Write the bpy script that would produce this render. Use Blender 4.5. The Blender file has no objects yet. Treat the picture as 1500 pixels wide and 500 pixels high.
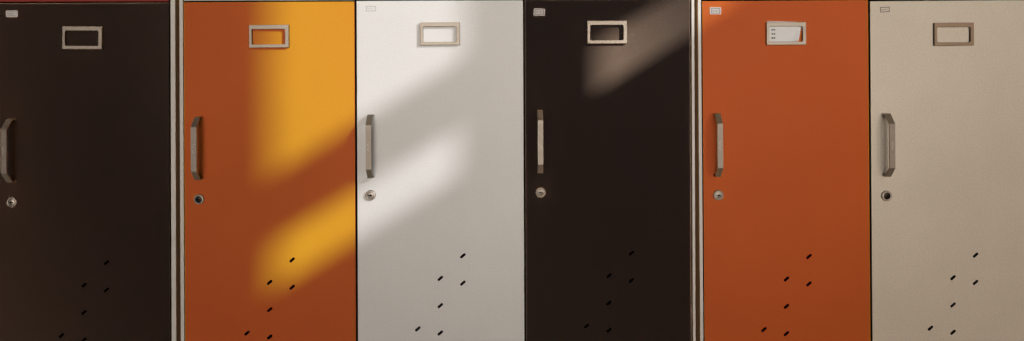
import bpy, bmesh, math, random
from mathutils import Vector, Matrix

random.seed(7)
sc = bpy.context.scene
COL = sc.collection
S = 0.00116            # metres per photograph pixel on the door fronts
D = 1.36               # camera distance
ZC = 1.0               # height of the picture's middle row

# ------------------------------------------------------------------ materials
def new_mat(name):
    m = bpy.data.materials.new(name)
    m.use_nodes = True
    nt = m.node_tree
    return m, nt, nt.nodes["Principled BSDF"]

def noise(nt, scale, detail=3.0, rough=0.6, vec=None):
    tc = nt.nodes.new("ShaderNodeTexCoord")
    n = nt.nodes.new("ShaderNodeTexNoise")
    n.inputs["Scale"].default_value = scale
    n.inputs["Detail"].default_value = detail
    n.inputs["Roughness"].default_value = rough
    nt.links.new(tc.outputs["Object"], n.inputs["Vector"])
    return n

def paint(name, col, rough=0.5, sheen=0.0, sheen_tint=(1, 1, 1), spec=0.3, grain=0.06, bump=0.06, fine=420, wear=0.05):
    """Powder-coated board: a fine grain, faint broad unevenness, orange-peel bump."""
    m, nt, b = new_mat(name)
    fine_n = noise(nt, fine, 2.0)
    broad = noise(nt, 5.0, 4.0)
    def ramp(n, lo, hi):
        r = nt.nodes.new("ShaderNodeMapRange")
        r.inputs["From Min"].default_value = 0.3
        r.inputs["From Max"].default_value = 0.7
        r.inputs["To Min"].default_value = lo
        r.inputs["To Max"].default_value = hi
        nt.links.new(n.outputs["Fac"], r.inputs["Value"])
        return r
    r1 = ramp(fine_n, 1 - grain, 1 + grain)
    r2 = ramp(broad, 1 - wear, 1 + wear)
    mul = nt.nodes.new("ShaderNodeMath"); mul.operation = "MULTIPLY"
    nt.links.new(r1.outputs[0], mul.inputs[0]); nt.links.new(r2.outputs[0], mul.inputs[1])
    vm = nt.nodes.new("ShaderNodeVectorMath"); vm.operation = "SCALE"
    vm.inputs[0].default_value = col
    nt.links.new(mul.outputs[0], vm.inputs["Scale"])
    nt.links.new(vm.outputs[0], b.inputs["Base Color"])
    b.inputs["Roughness"].default_value = rough
    b.inputs["Specular IOR Level"].default_value = spec
    bp = nt.nodes.new("ShaderNodeBump")
    bp.inputs["Strength"].default_value = bump
    bp.inputs["Distance"].default_value = 0.001
    nt.links.new(fine_n.outputs["Fac"], bp.inputs["Height"])
    nt.links.new(bp.outputs[0], b.inputs["Normal"])
    if sheen:      # tinted sheen added to strengthen the sunlit patches; only slanting light brings it out
        sh = nt.nodes.new("ShaderNodeBsdfSheen")
        sh.distribution = "ASHIKHMIN"
        sh.inputs["Roughness"].default_value = 1.0
        gm = nt.nodes.new("ShaderNodeVectorMath"); gm.operation = "SCALE"
        gm.inputs[0].default_value = [c * sheen for c in sheen_tint]
        nt.links.new(mul.outputs[0], gm.inputs["Scale"])
        nt.links.new(gm.outputs[0], sh.inputs["Color"])
        nt.links.new(bp.outputs[0], sh.inputs["Normal"])
        ad = nt.nodes.new("ShaderNodeAddShader")
        nt.links.new(b.outputs[0], ad.inputs[0]); nt.links.new(sh.outputs[0], ad.inputs[1])
        out = next(n for n in nt.nodes if n.type == "OUTPUT_MATERIAL")
        nt.links.new(ad.outputs[0], out.inputs["Surface"])
    return m

def metal(name, col, rough, wear_scale=180, metallic=1.0):
    m, nt, b = new_mat(name)
    b.inputs["Metallic"].default_value = metallic
    n = noise(nt, wear_scale, 4.0)
    r = nt.nodes.new("ShaderNodeMapRange")
    r.inputs["From Min"].default_value = 0.3; r.inputs["From Max"].default_value = 0.7
    r.inputs["To Min"].default_value = rough - 0.04; r.inputs["To Max"].default_value = rough + 0.06
    nt.links.new(n.outputs["Fac"], r.inputs["Value"])
    nt.links.new(r.outputs[0], b.inputs["Roughness"])
    cr = nt.nodes.new("ShaderNodeValToRGB")
    cr.color_ramp.elements[0].position = 0.3; cr.color_ramp.elements[1].position = 0.65
    cr.color_ramp.elements[0].color = (*[c * 0.86 for c in col], 1)
    cr.color_ramp.elements[1].color = (*col, 1)
    nt.links.new(n.outputs["Fac"], cr.inputs["Fac"])
    nt.links.new(cr.outputs[0], b.inputs["Base Color"])
    return m

def plain(name, col, rough=0.7):
    m, nt, b = new_mat(name)
    b.inputs["Base Color"].default_value = (*col, 1)
    b.inputs["Roughness"].default_value = rough
    b.inputs["Specular IOR Level"].default_value = 0.2
    return m

M = {}
M["black"] = paint("black_paint", (0.0075, 0.0062, 0.0066), 0.6, 2.7, (1.0, 0.66, 0.45), 0.06, 0.36, 0.12)
M["orange"] = paint("orange_paint", (0.55, 0.102, 0.022), 0.5, 1.1, (0.66, 0.76, 0.0), 0.08, 0.06)
M["red"] = paint("red_paint", (0.30, 0.035, 0.025), 0.5, 0.0, spec=0.2)
M["white"] = paint("white_paint", (0.77, 0.75, 0.72), 0.5, 0.0, spec=0.2, grain=0.05, wear=0.03)
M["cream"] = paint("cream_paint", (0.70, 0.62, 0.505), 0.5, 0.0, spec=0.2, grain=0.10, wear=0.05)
M["edge"] = paint("white_edge_band", (0.70, 0.66, 0.60), 0.45, 0.0, spec=0.3, grain=0.03)
M["side"] = paint("brown_chipboard", (0.66, 0.48, 0.28), 0.7, 0.0, spec=0.1, grain=0.25, fine=600)
M["inside_shade"] = plain("cabinet_inside_shade", (0.006, 0.005, 0.004), 0.9)  # near black puts the shade of interior, slots and gaps into the colour
M["nickel"] = metal("satin_nickel", (0.27, 0.225, 0.18), 0.46, 70, 0.5)
M["holder"] = metal("brushed_nickel", (0.40, 0.34, 0.275), 0.5, 50, 0.5)
M["brown_metal"] = metal("brown_holder_metal", (0.30, 0.205, 0.13), 0.5, 60, 0.5)  # darker, browner metal for the far right holder
M["lock"] = metal("polished_nickel", (0.52, 0.45, 0.38), 0.46, 120, 0.8)
M["core_shade_metal"] = metal("dark_core_and_shade", (0.05, 0.04, 0.032), 0.4)  # real lock cores; also stands in for shade on fitting sides
M["keyhole"] = plain("keyhole_void", (0.004, 0.003, 0.003), 0.9)
M["engrave"] = metal("engraved_metal", (0.75, 0.68, 0.6), 0.6, metallic=0.5)
M["paper"] = paint("sticker_paper", (0.62, 0.58, 0.54), 0.7, 0.0, spec=0.1, grain=0.05)
M["card"] = paint("card_paper", (0.80, 0.80, 0.78), 0.8, 0.0, spec=0.1, grain=0.04)
M["ink"] = plain("grey_ink", (0.10, 0.085, 0.075))
M["faint_ink"] = plain("faint_ink", (0.46, 0.44, 0.41))
M["dark_ink"] = plain("dark_ink", (0.055, 0.045, 0.04))
M["concrete"] = paint("floor_concrete", (0.10, 0.07, 0.05), 0.8, 0.0, spec=0.1, grain=0.1)
M["plaster"] = paint("brown_plaster", (0.25, 0.16, 0.09), 0.9, 0.0, spec=0.05, grain=0.1)

# ------------------------------------------------------------------ mesh helpers
def link(name, bm, mats, parent=None, loc=(0, 0, 0), rot=None, bevel=0.0, seg=2, smooth=False):
    me = bpy.data.meshes.new(name)
    bmesh.ops.recalc_face_normals(bm, faces=bm.faces)
    bm.to_mesh(me); bm.free()
    for m in (mats if isinstance(mats, (list, tuple)) else [mats]):
        me.materials.append(m)
    if smooth:
        for p in me.polygons: p.use_smooth = True
    o = bpy.data.objects.new(name, me)
    COL.objects.link(o)
    o.parent = parent
    o.location = loc
    if rot: o.rotation_euler = rot
    if bevel:
        b = o.modifiers.new("bevel", "BEVEL")
        b.width = bevel; b.segments = seg; b.limit_method = "ANGLE"; b.angle_limit = math.radians(40)
    return o

def box(bm, x0, x1, y0, y1, z0, z1, mat=0):
    v = [bm.verts.new(p) for p in ((x0, y0, z0), (x1, y0, z0), (x1, y1, z0), (x0, y1, z0),
                                   (x0, y0, z1), (x1, y0, z1), (x1, y1, z1), (x0, y1, z1))]
    fs = [bm.faces.new([v[i] for i in f]) for f in ((0, 1, 5, 4), (1, 2, 6, 5), (2, 3, 7, 6), (3, 0, 4, 7), (4, 5, 6, 7), (3, 2, 1, 0))]
    for f in fs: f.material_index = mat
    return fs

def prism(bm, pts, y0, y1, mat=0):
    """extrude a polygon given in x,z from y0 to y1"""
    a = [bm.verts.new((x, y0, z)) for x, z in pts]
    b = [bm.verts.new((x, y1, z)) for x, z in pts]
    fs = [bm.faces.new(a), bm.faces.new(list(reversed(b)))]
    n = len(pts)
    for i in range(n):
        fs.append(bm.faces.new((a[i], b[i], b[(i + 1) % n], a[(i + 1) % n])))
    for f in fs: f.material_index = mat
    return fs

def capsule(cx, cz, length, width, ang, n=6):
    r = width / 2; h = length / 2 - r
    pts = []
    for k in range(n + 1):
        t = -math.pi / 2 + math.pi * k / n
        pts.append((h + r * math.cos(t), r * math.sin(t)))
    for k in range(n + 1):
        t = math.pi / 2 + math.pi * k / n
        pts.append((-h + r * math.cos(t), r * math.sin(t)))
    c, s = math.cos(ang), math.sin(ang)
    return [(cx + x * c - z * s, cz + x * s + z * c) for x, z in pts]

def rounded(w, h, r, n=4):
    pts = []
    for sx, sz, a0 in ((1, 1, 0), (-1, 1, 90), (-1, -1, 180), (1, -1, 270)):
        for k in range(n + 1):
            t = math.radians(a0 + 90 * k / n)
            pts.append((sx * (w / 2 - r) + r * math.cos(t), sz * (h / 2 - r) + r * math.sin(t)))
    return pts

# ------------------------------------------------------------------ door fittings
def handle_mesh():
    bm = bmesh.new()
    w = 0.0047; t = 0.0027
    path = [(0.0520, 0.002), (0.0520, -0.0115), (0.0365, -0.0265), (-0.0365, -0.0265), (-0.0520, -0.0115), (-0.0520, 0.002)]
    # outer offset and inner offset of the strap in the z,y plane
    P = [Vector((z, y)) for z, y in path]
    def off(d):
        out = []
        for i, p in enumerate(P):
            dirs = []
            if i > 0: dirs.append((P[i] - P[i - 1]).normalized())
            if i < len(P) - 1: dirs.append((P[i + 1] - P[i]).normalized())
            ns = [Vector((dd.y, -dd.x)) for dd in dirs]
            n = sum(ns, Vector((0, 0))).normalized()
            out.append(p + n * (d / max(0.3, n.dot(ns[0]))))
        return out
    A, B = off(-t / 2), off(t / 2)
    rows = []
    for a, b in zip(A, B):
        rows.append([bm.verts.new(c) for c in ((-w, a.y, a.x), (w, a.y, a.x), (w, b.y, b.x), (-w, b.y, b.x))])
    for r, q in zip(rows, rows[1:]):
        for i in range(4):
            f = bm.faces.new((r[i], r[(i + 1) % 4], q[(i + 1) % 4], q[i]))
            f.material_index = 2 if i == 2 else 0       # shade put into the colour of the strap's back, against glow
    bm.faces.new(rows[0]); bm.faces.new(rows[-1])
    return bm

def engrave(bm):
    """a few worn vertical strokes stamped on the grip (illegible in the photo)"""
    z = 0.0085
    for k in range(5):
        h = 0.0016 + 0.0006 * (k % 2)
        y1, y0 = -0.0281, -0.0284
        x0 = -0.0016
        box(bm, x0, x0 + 0.0028, y0, y1, z - 0.0005, z, 1)
        if k % 2: box(bm, x0, x0 + 0.0006, y0, y1, z - h, z - 0.0005, 1)
        else: box(bm, x0 + 0.0022, x0 + 0.0028, y0, y1, z - h, z - 0.0005, 1)
        z -= 0.0033

def lathe(bm, prof, n=28, mat=0):
    rings = []
    for r, y in prof:
        if r < 1e-6: rings.append([bm.verts.new((0, y, 0))])
        else: rings.append([bm.verts.new((r * math.cos(2 * math.pi * k / n), y, r * math.sin(2 * math.pi * k / n))) for k in range(n)])
    for a, b in zip(rings, rings[1:]):
        for k in range(n):
            if len(b) == 1: f = bm.faces.new((a[k], a[(k + 1) % n], b[0]))
            else: f = bm.faces.new((a[k], a[(k + 1) % n], b[(k + 1) % n], b[k]))
            f.material_index = mat; f.smooth = True

def lock_mesh(dark):
    bm = bmesh.new()
    R = 0.0088
    lathe(bm, [(R, 0.001), (R, -0.0024)], mat=1)  # side wall coloured dark in place of shade
    lathe(bm, [(R, -0.0024), (R * 0.93, -0.0036), (R * 0.78, -0.0042), (R * 0.68, -0.0040), (R * 0.66, -0.0028)], mat=0)
    lathe(bm, [(R * 0.655, 0.0), (R * 0.655, -0.0036), (R * 0.60, -0.0040), (0, -0.0042)], mat=1 if dark else 0)
    prism(bm, capsule(0, 0, 0.0072, 0.0022, math.radians(-8)), -0.0046, -0.0035, 2)
    for k in range(2):
        a = math.radians(82 + 180 * k)
        prism(bm, [(x + 0.0018 * math.cos(a), z + 0.0018 * math.sin(a)) for x, z in capsule(0, 0, 0.0026, 0.0013, a)], -0.0045, -0.0035, 2)
    return bm

def holder_mesh():
    bm = bmesh.new()
    W, H = 0.0672, 0.0386
    iw, ih = 0.0566, 0.0260
    cz = -0.0008
    inner = [(x - 0.0006, z + cz) for x, z in rounded(iw, ih, 0.0030, 4)]
    n = len(inner)
    outer = []
    for x, z in rounded(W, H, 0.0008, 4): outer.append((x, z))
    def ring(pts, y, grow=0.0):
        return [bm.verts.new((x * (1 + grow), y, z * (1 + grow))) for x, z in pts]
    rings = [ring(outer, 0.0), ring(outer, -0.0046), ring([(x * 0.982, z * 0.968) for x, z in outer], -0.0055),
             ring([(x * 1.012, (z - cz) * 1.03 + cz) for x, z in inner], -0.0055), ring(inner, -0.0050), ring(inner, 0.0)]
    for ri, (a, b) in enumerate(zip(rings, rings[1:])):
        for k in range(n):
            f = bm.faces.new((a[k], a[(k + 1) % n], b[(k + 1) % n], b[k]))
            f.material_index = 1 if ri in (0, 4) else 0    # side walls coloured as if in shade, no glow around the frame
    for k in range(n):
        a, b = rings[-1], rings[0]
        bm.faces.new((a[k], a[(k + 1) % n], b[(k + 1) % n], b[k]))
    return bm

def sticker_mesh(w, h, base, ink_rows):
    """small printed label: base sheet, a ruled border and a row of tiny strokes"""
    bm = bmesh.new()
    prism(bm, rounded(w, h, 0.0014 if base else 0.0004, 3), -0.0004, 0.0, 0)
    y0, y1 = -0.00055, -0.0004
    bw, bh, t = (w * 0.80, h * 0.74, 0.0009) if base else (w * 0.97, h * 0.94, 0.0010)
    if ink_rows != "faded":
        box(bm, -bw / 2, bw / 2, y0, y1, bh / 2 - t, bh / 2, 1)
        box(bm, -bw / 2, bw / 2, y0, y1, -bh / 2, -bh / 2 + t, 1)
        box(bm, -bw / 2, -bw / 2 + t, y0, y1, -bh / 2 + t, bh / 2 - t, 1)
        box(bm, bw / 2 - t, bw / 2, y0, y1, -bh / 2 + t, bh / 2 - t, 1)
        x = -bw * 0.36
        k = 0
        while x < bw * 0.30:
            hh = h * (0.12, 0.17, 0.10, 0.16)[k % 4]
            box(bm, x, x + 0.0005, y0, y1, -hh, hh, 1)
            box(bm, x + 0.0005, x + 0.0014, y0, y1, (hh - 0.0006) * (-1) ** k, (hh - 0.0006) * (-1) ** k + 0.0005, 1)
            x += 0.0023; k += 1
    else:
        box(bm, -bw / 2, bw / 2, y0, y1, bh * 0.42, bh * 0.42 + 0.0006, 1)
        box(bm, -bw / 2, bw * 0.2, y0, y1, -0.0004, 0.0003, 1)
        box(bm, -bw / 2, bw / 2, y0, y1, -bh * 0.42, -bh * 0.42 + 0.0006, 1)
    return bm

# ------------------------------------------------------------------ cabinets
def px(p, q):
    return (p - 750) * S, ZC + (250 - q) * S

SLOTS = [(0, 0), (-33, 33), (0, 40), (-33, 73), (-66, 107), (-33, 113), (-66, 147), (-99, 181), (-66, 187)]
DOOR_T = 0.018
BOTTOM = 0.10          # top of the plinth
TOPROW = 0.62          # height of the upper row of doors
DEPTH = 0.42

def cabinet(label, x0, x1, roll, doors, panels):
    ox = px((x0 + x1) / 2, 250)[0]
    root = bpy.data.objects.new("locker_cabinet", None)
    COL.objects.link(root)
    root.location = (ox, 0, 0)
    root.rotation_euler = (0, math.radians(roll), 0)
    root["label"] = label; root["category"] = "locker cabinet"; root["group"] = "locker cabinets standing side by side"
    inv = (Matrix.Translation(root.location) @ root.rotation_euler.to_matrix().to_4x4()).inverted()
    def L(p, q):
        x, z = px(p, q)
        v = inv @ Vector((x, 0, z))
        return v.x, v.z
    ztop = px(0, 0)[1] + TOPROW
    # carcass: side panels with white edge bands and brown faces
    for (a, b) in panels:
        xa = L(a, 250)[0]; xb = L(b, 250)[0]
        bm = bmesh.new()
        fs = box(bm, xa, xb, 0.0015, DEPTH, 0.0, ztop + 0.02, 1)
        fs[0].material_index = 0
        link("side_panel", bm, [M["edge"], M["side"]], root, bevel=0.0006, seg=2)
    xl = min(L(b, 250)[0] for a, b in panels); xr = max(L(a, 250)[0] for a, b in panels)
    bm = bmesh.new(); box(bm, xl + 0.0005, xr - 0.0005, DEPTH - 0.012, DEPTH - 0.002, 0.01, ztop + 0.015)
    link("back_panel", bm, M["inside_shade"], root)
    bm = bmesh.new(); box(bm, xl + 0.0005, xr - 0.0005, 0.004, DEPTH - 0.013, ztop + 0.002, ztop + 0.019)
    link("top_panel", bm, M["edge"], root)
    bm = bmesh.new(); box(bm, xl + 0.0005, xr - 0.0005, 0.03, DEPTH - 0.013, 0.0, BOTTOM - 0.003)
    link("plinth", bm, M["side"], root)
    zs = L((x0 + x1) / 2, 0)[1]
    bm = bmesh.new(); box(bm, xl + 0.0005, xr - 0.0005, 0.026, DEPTH - 0.013, zs - 0.008, zs + 0.008)
    link("shelf", bm, M["inside_shade"], root)
    for da, db in zip(doors, doors[1:]):
        xm = (L(da["x"][1], 250)[0] + L(db["x"][0], 250)[0]) / 2
        for za, zb in ((BOTTOM, zs - 0.009), (zs + 0.009, ztop + 0.001)):
            bm = bmesh.new(); box(bm, xm - 0.008, xm + 0.008, 0.024, DEPTH - 0.014, za, zb)
            link("divider", bm, M["inside_shade"], root)
    for d in doors:
        cxp = sum(d["x"]) / 2
        # lower door
        xa, _ = L(d["x"][0], 250); xb, _ = L(d["x"][1], 250)
        _, zt = L(cxp, d["top"])
        cx = (xa + xb) / 2; cz = (BOTTOM + zt) / 2
        bm = bmesh.new()
        fs = box(bm, xa - cx, xb - cx, 0.0, DOOR_T, BOTTOM - cz, zt - cz)
        for f in (fs[1], fs[3], fs[4], fs[5]): f.material_index = 1        # edges coloured near black for the shade in the gaps
        o = link("door", bm, [M[d["col"]], M["inside_shade"]], root, (cx, 0, cz), bevel=0.0008, seg=2)
        o["label"] = d["label"]
        cut = bmesh.new()
        for sx, sz in SLOTS:
            x, z = L(d["slot"][0] + sx, d["slot"][1] + sz)
            prism(cut, capsule(x - cx, z - cz, 9.6 * S, 3.9 * S, math.radians(41)), -0.01, 0.03, 1)  # slot walls take the near-black colour as shade in the holes
        c = link("cutter", cut, [M[d["col"]], M["inside_shade"]], root, (cx, 0, cz))
        bo = o.modifiers.new("slots", "BOOLEAN"); bo.object = c; bo.operation = "DIFFERENCE"; bo.solver = "EXACT"
        bpy.context.view_layer.update()
        dg = bpy.context.evaluated_depsgraph_get()
        me = bpy.data.meshes.new_from_object(o.evaluated_get(dg))
        me.name = "door"
        o.modifiers.clear(); old = o.data; o.data = me
        bpy.data.meshes.remove(old)
        cm = c.data; bpy.data.objects.remove(c); bpy.data.meshes.remove(cm)
        # fittings (sub-parts)
        def at(p, q, y=0.0):
            x, z = L(p, q)
            return (x - cx, y, z - cz)
        hb = handle_mesh()
        h = link("handle", hb, [M["nickel"], M["engrave"], M["core_shade_metal"]], o, at(*d["handle"]), bevel=0.0009, seg=2)
        eb = bmesh.new(); eb.from_mesh(h.data); engrave(eb); eb.to_mesh(h.data); eb.free()
        h.rotation_euler = (0, math.radians(d.get("hrot", 0)), 0)
        lk = link("lock", lock_mesh(d.get("darklock", False)), [M["lock"], M["core_shade_metal"], M["keyhole"]], o, at(*d["lock"]))
        lk.rotation_euler = (0, math.radians(d.get("lrot", 0)), 0)
        link("label_holder", holder_mesh(), [M[d.get("holder_metal", "holder")], M["core_shade_metal"]], o, at(*d["holder"]), (0, math.radians(d.get("srot", 0)), 0))
        if "sticker" in d:
            p, q, w, hh, kind, rr = d["sticker"]
            base = M[d["col"]] if kind != "paper" and kind != "faded" else M["paper"]
            ink = {"paper": M["ink"], "faded": M["ink"], "faint": M["faint_ink"], "dark": M["dark_ink"]}[kind]
            link("sticker", sticker_mesh(w * S, hh * S, kind in ("paper", "faded"), kind), [base, ink], o, at(p, q), (0, math.radians(rr), 0))
        # upper door
        _, zb = L(cxp, d["up"])
        bm = bmesh.new()
        fs = box(bm, xa - cx, xb - cx, 0.0, DOOR_T, 0, ztop - zb)
        for f in (fs[1], fs[3], fs[4], fs[5]): f.material_index = 1  # gap shade in the edge colour here too
        u = link("door", bm, [M[d["upcol"]], M["inside_shade"]], root, (cx, 0, zb), bevel=0.0008, seg=2)
        u["label"] = d["uplabel"]
    return root

cabinet("leftmost locker cabinet, its black door standing under a dark red upper door", -503, 250, -0.2, [
    dict(x=(-502, -254.5), top=4.6, up=2.6, col="orange", upcol="white", label="orange lower door", uplabel="white upper door",
         holder=(-378, 55.7), handle=(-480, 220), lock=(-481, 296), slot=(-345, 385)),
    dict(x=(-251.5, -5.3), top=4.6, up=2.6, col="white", upcol="black", label="white lower door", uplabel="black upper door",
         holder=(-130, 55.7), handle=(-232, 220), lock=(-233, 296), slot=(-97, 385)),
    dict(x=(-2.5, 248.2), top=4.6, up=2.6, col="black", upcol="red", label="black lower door with vent slots", uplabel="dark red upper door",
         holder=(122.5, 55.7), handle=(20, 220), lock=(18.5, 296), slot=(156, 385), sticker=(17.5, 20.5, 17.5, 10, "faded", 0), srot=0.3),
], [(-510, -503.5), (249.8, 256.8)])

cabinet("middle locker cabinet with an orange, a white and a black door", 263, 1018, -0.25, [
    dict(x=(270, 520.4), top=2.9, up=0.9, col="orange", upcol="white", label="orange lower door with slanted sun patches", uplabel="white upper door",
         holder=(395, 53.5), handle=(293, 217), lock=(292, 292), slot=(428, 381), darklock=True, lrot=-20, srot=-0.3),
    dict(x=(523.2, 767.2), top=1.0, up=-2.6, col="white", upcol="black", label="white lower door between the orange and the black one", uplabel="black upper door",
         holder=(645, 49.8), handle=(544, 214), lock=(543, 286), slot=(678, 375), sticker=(543.5, 13, 15, 8, "faint", 0), srot=-0.2),
    dict(x=(769.8, 1011.8), top=-0.4, up=-3.8, col="black", upcol="orange", label="black lower door with a sun patch in its upper right corner", uplabel="orange upper door",
         holder=(889, 47.5), handle=(791, 207), lock=(792, 282), slot=(925, 371), sticker=(790, 18, 16.5, 10.5, "paper", 2.5)),
], [(263.0, 268.4), (1014.2, 1018.4)])

cabinet("rightmost locker cabinet with a cream door beside an orange door that holds a paper card", 1024, 1779, -0.42, [
    dict(x=(1030.2, 1273.4), top=1.0, up=-2.0, col="orange", upcol="orange", label="orange lower door holding a paper card", uplabel="orange upper door",
         holder=(1150.5, 49.5), handle=(1049, 212), lock=(1052, 286), slot=(1185, 376), sticker=(1048, 16, 16.5, 10.5, "paper", 0.5)),
    dict(x=(1276.2, 1523), top=1.0, up=-2.4, col="cream", upcol="black", label="cream white lower door at the right end", uplabel="black upper door",
         holder=(1395.5, 50.5), handle=(1296, 212), lock=(1298, 287), slot=(1429, 374), darklock=True, lrot=15, holder_metal="brown_metal", sticker=(1296, 14.3, 14, 8, "dark", -2.5)),
    dict(x=(1525.6, 1772), top=1.0, up=-2.4, col="red", upcol="orange", label="dark red lower door", uplabel="orange upper door",
         holder=(1644, 50.5), handle=(1546, 212), lock=(1547, 287), slot=(1679, 374)),
], [(1024.2, 1029.0), (1773.5, 1779)])

# ------------------------------------------------------------------ paper card in the orange door's holder
def card():
    cx, cz = px(1149.5, 48)
    nx, nz = 16, 10
    bm = bmesh.new()
    x0, x1 = -26.0 * S, 25.2 * S
    zb, zt = -14.0 * S, 16.2 * S
    grid = []
    for j in range(nz + 1):
        row = []
        for i in range(nx + 1):
            u, v = i / nx, j / nz
            x = x0 + (x1 - x0) * u; z = zb + (zt - zb) * v
            k = max(0.0, (u - 0.74) / 0.26 + (0.62 - v) / 0.62 * 0.9 - 0.55)   # lower right corner peels off
            x -= 0.0055 * k; z += 0.0015 * k
            y = -0.0012 - 0.0032 * min(k, 1.4) - 0.0006 * math.sin(u * 5)
            z += 0.0012 * (1 - u) * v * 0.6 - (0.0 if v < 0.95 else 0.0009 * u * u)
            row.append(bm.verts.new((x, y, z)))
        grid.append(row)
    for a, b in zip(grid, grid[1:]):
        for i in range(nx):
            f = bm.faces.new((a[i], a[i + 1], b[i + 1], b[i])); f.smooth = True
    for r, q in enumerate((44, 50, 56)):
        z = (48 - q) * S
        for p, w, h in ((1130.5, 2.0, 2.0), (1133.6, 2.6 - 0.5 * (r == 0), 1.7)):
            x = (p - 1149.5) * S
            box(bm, x - w * S / 2, x + w * S / 2, -0.0031, -0.0027, z - h * S / 2, z + h * S / 2, 1)
    o = link("paper_card", bm, [M["card"], M["ink"]], None, (cx, 0, cz))
    s = o.modifiers.new("thickness", "SOLIDIFY"); s.thickness = 0.0003
    o["label"] = "creased white paper card with three printed marks tucked in the right orange door's metal holder"
    o["category"] = "paper card"
card()

# ------------------------------------------------------------------ surroundings that shape the light
bm = bmesh.new(); box(bm, -6, 6, -9, 1.5, -0.05, 0.0)
fl = link("floor", bm, M["concrete"]); fl["kind"] = "structure"

TX, TZ = 1.33, 0.81        # towards the sun: x per metre of depth, height per metre of depth
XW = 1.7                   # wall to the right whose window openings let the sun in
def onwall(p, q):
    x, z = px(p, q)
    t = (XW - x) / TX
    return -t, z + t * TZ
def span(p0, p1, q0, q1, pref=385.0):
    """opening whose shadow-free patch spans photo columns p0..p1; q0..q1 are its top and bottom at column pref"""
    return (onwall(p0, 0)[0], onwall(p1, 0)[0], onwall(pref, q1)[1], onwall(pref, q0)[1])
OPEN = [span(380, 678, -260, 264), span(384, 670, 352, 433), span(862, 1082, -260, 262), span(862, 1082, 350, 429)]
def window_wall():
    ys = sorted({-4.5, 1.0} | {round(v, 5) for o in OPEN for v in o[:2]})
    zs = sorted({0.0, 4.5} | {round(v, 5) for o in OPEN for v in o[2:]})
    bm = bmesh.new()
    def is_open(y, z): return any(o[0] < y < o[1] and o[2] < z < o[3] for o in OPEN)
    T = 0.02
    X = (XW, XW + T)
    vs = {}
    def V(i, j, k):
        key = (i, j, k)
        if key not in vs: vs[key] = bm.verts.new((X[k], ys[i], zs[j]))
        return vs[key]
    ny, nz = len(ys) - 1, len(zs) - 1
    solid = lambda i, j: 0 <= i < ny and 0 <= j < nz and not is_open((ys[i] + ys[i + 1]) / 2, (zs[j] + zs[j + 1]) / 2)
    for i in range(ny):
        for j in range(nz):
            if not solid(i, j): continue
            for k in (0, 1):
                bm.faces.new((V(i, j, k), V(i + 1, j, k), V(i + 1, j + 1, k), V(i, j + 1, k)))
            for di, dj, (a, b) in ((-1, 0, ((i, j), (i, j + 1))), (1, 0, ((i + 1, j), (i + 1, j + 1))),
                                   (0, -1, ((i, j), (i + 1, j))), (0, 1, ((i, j + 1), (i + 1, j + 1)))):
                if not solid(i + di, j + dj):
                    bm.faces.new((V(*a, 0), V(*b, 0), V(*b, 1), V(*a, 1)))
    o = link("window_wall", bm, M["plaster"])
    o["label"] = "brown plastered wall with narrow window openings facing the lockers from the right"
    o["category"] = "wall"
    o["kind"] = "structure"
window_wall()

# ------------------------------------------------------------------ light
w = bpy.data.worlds.new("World"); sc.world = w; w.use_nodes = True
bg = w.node_tree.nodes["Background"]
bg.inputs["Color"].default_value = (1.0, 0.65, 0.40, 1)
bg.inputs["Strength"].default_value = 0.004

sun = bpy.data.objects.new("sun", bpy.data.lights.new("sun", "SUN"))
COL.objects.link(sun)
sun.data.energy = 2.65; sun.data.angle = math.radians(1.1); sun.data.color = (0.97, 0.985, 1.0)
sun.rotation_euler = Vector((TX, -1, TZ)).to_track_quat("Z", "Y").to_euler()
sun.location = (4, -4, 5)

def spot(name, loc, target, radius, cone, energy, col):
    l = bpy.data.objects.new(name, bpy.data.lights.new(name, "SPOT"))
    COL.objects.link(l)
    l.data.shadow_soft_size = radius; l.data.spot_size = math.radians(cone); l.data.spot_blend = 1.0
    l.data.energy = energy; l.data.color = col
    l.location = loc
    l.rotation_euler = (Vector(loc) - Vector(target)).to_track_quat("Z", "Y").to_euler()
    return l
fl = bpy.data.objects.new("daylight_front", bpy.data.lights.new("daylight_front", "AREA"))  # added front fill lamp, no visible source
COL.objects.link(fl)
fl.data.shape = "RECTANGLE"; fl.data.size = 8.0; fl.data.size_y = 6.0; fl.data.spread = math.radians(37)
fl.data.energy = 94; fl.data.color = (1.0, 0.91, 0.83)
fl.location = (-1.3, -10, 1.7)
fl.rotation_euler = (Vector(fl.location) - Vector((-1.05, 0, 1.9))).to_track_quat("Z", "Y").to_euler()
spot("fill_right", (1.62, -2.8, 1.75), (0.32, 0, 1.38), 0.11, 29, 66, (1.0, 0.95, 0.92))  # added fill spot for the gradient and soft handle shadows
spot("warm_fill_low", (1.55, -2.8, 0.25), (1.02, 0, 0.75), 0.3, 40, 18, (1.0, 0.55, 0.20))  # added warm fill spot, stands in for bounced light at lower right

# ------------------------------------------------------------------ camera
cam = bpy.data.objects.new("camera", bpy.data.cameras.new("camera"))
COL.objects.link(cam)
VP = 110
cam.location = (0, -D, ZC + (250 - VP) * S)
cam.rotation_euler = (math.pi / 2, 0, 0)
cam.data.sensor_width = 36
cam.data.lens = 36 * D / (1500 * S)
cam.data.shift_y = -(250 - VP) / 1500
cam.data.clip_start = 0.05; cam.data.clip_end = 200
sc.camera = cam

sc.view_settings.view_transform = "Standard"
sc.view_settings.look = "None"
sc.view_settings.exposure = 0
sc.view_settings.gamma = 1
sc.view_settings.use_curve_mapping = False
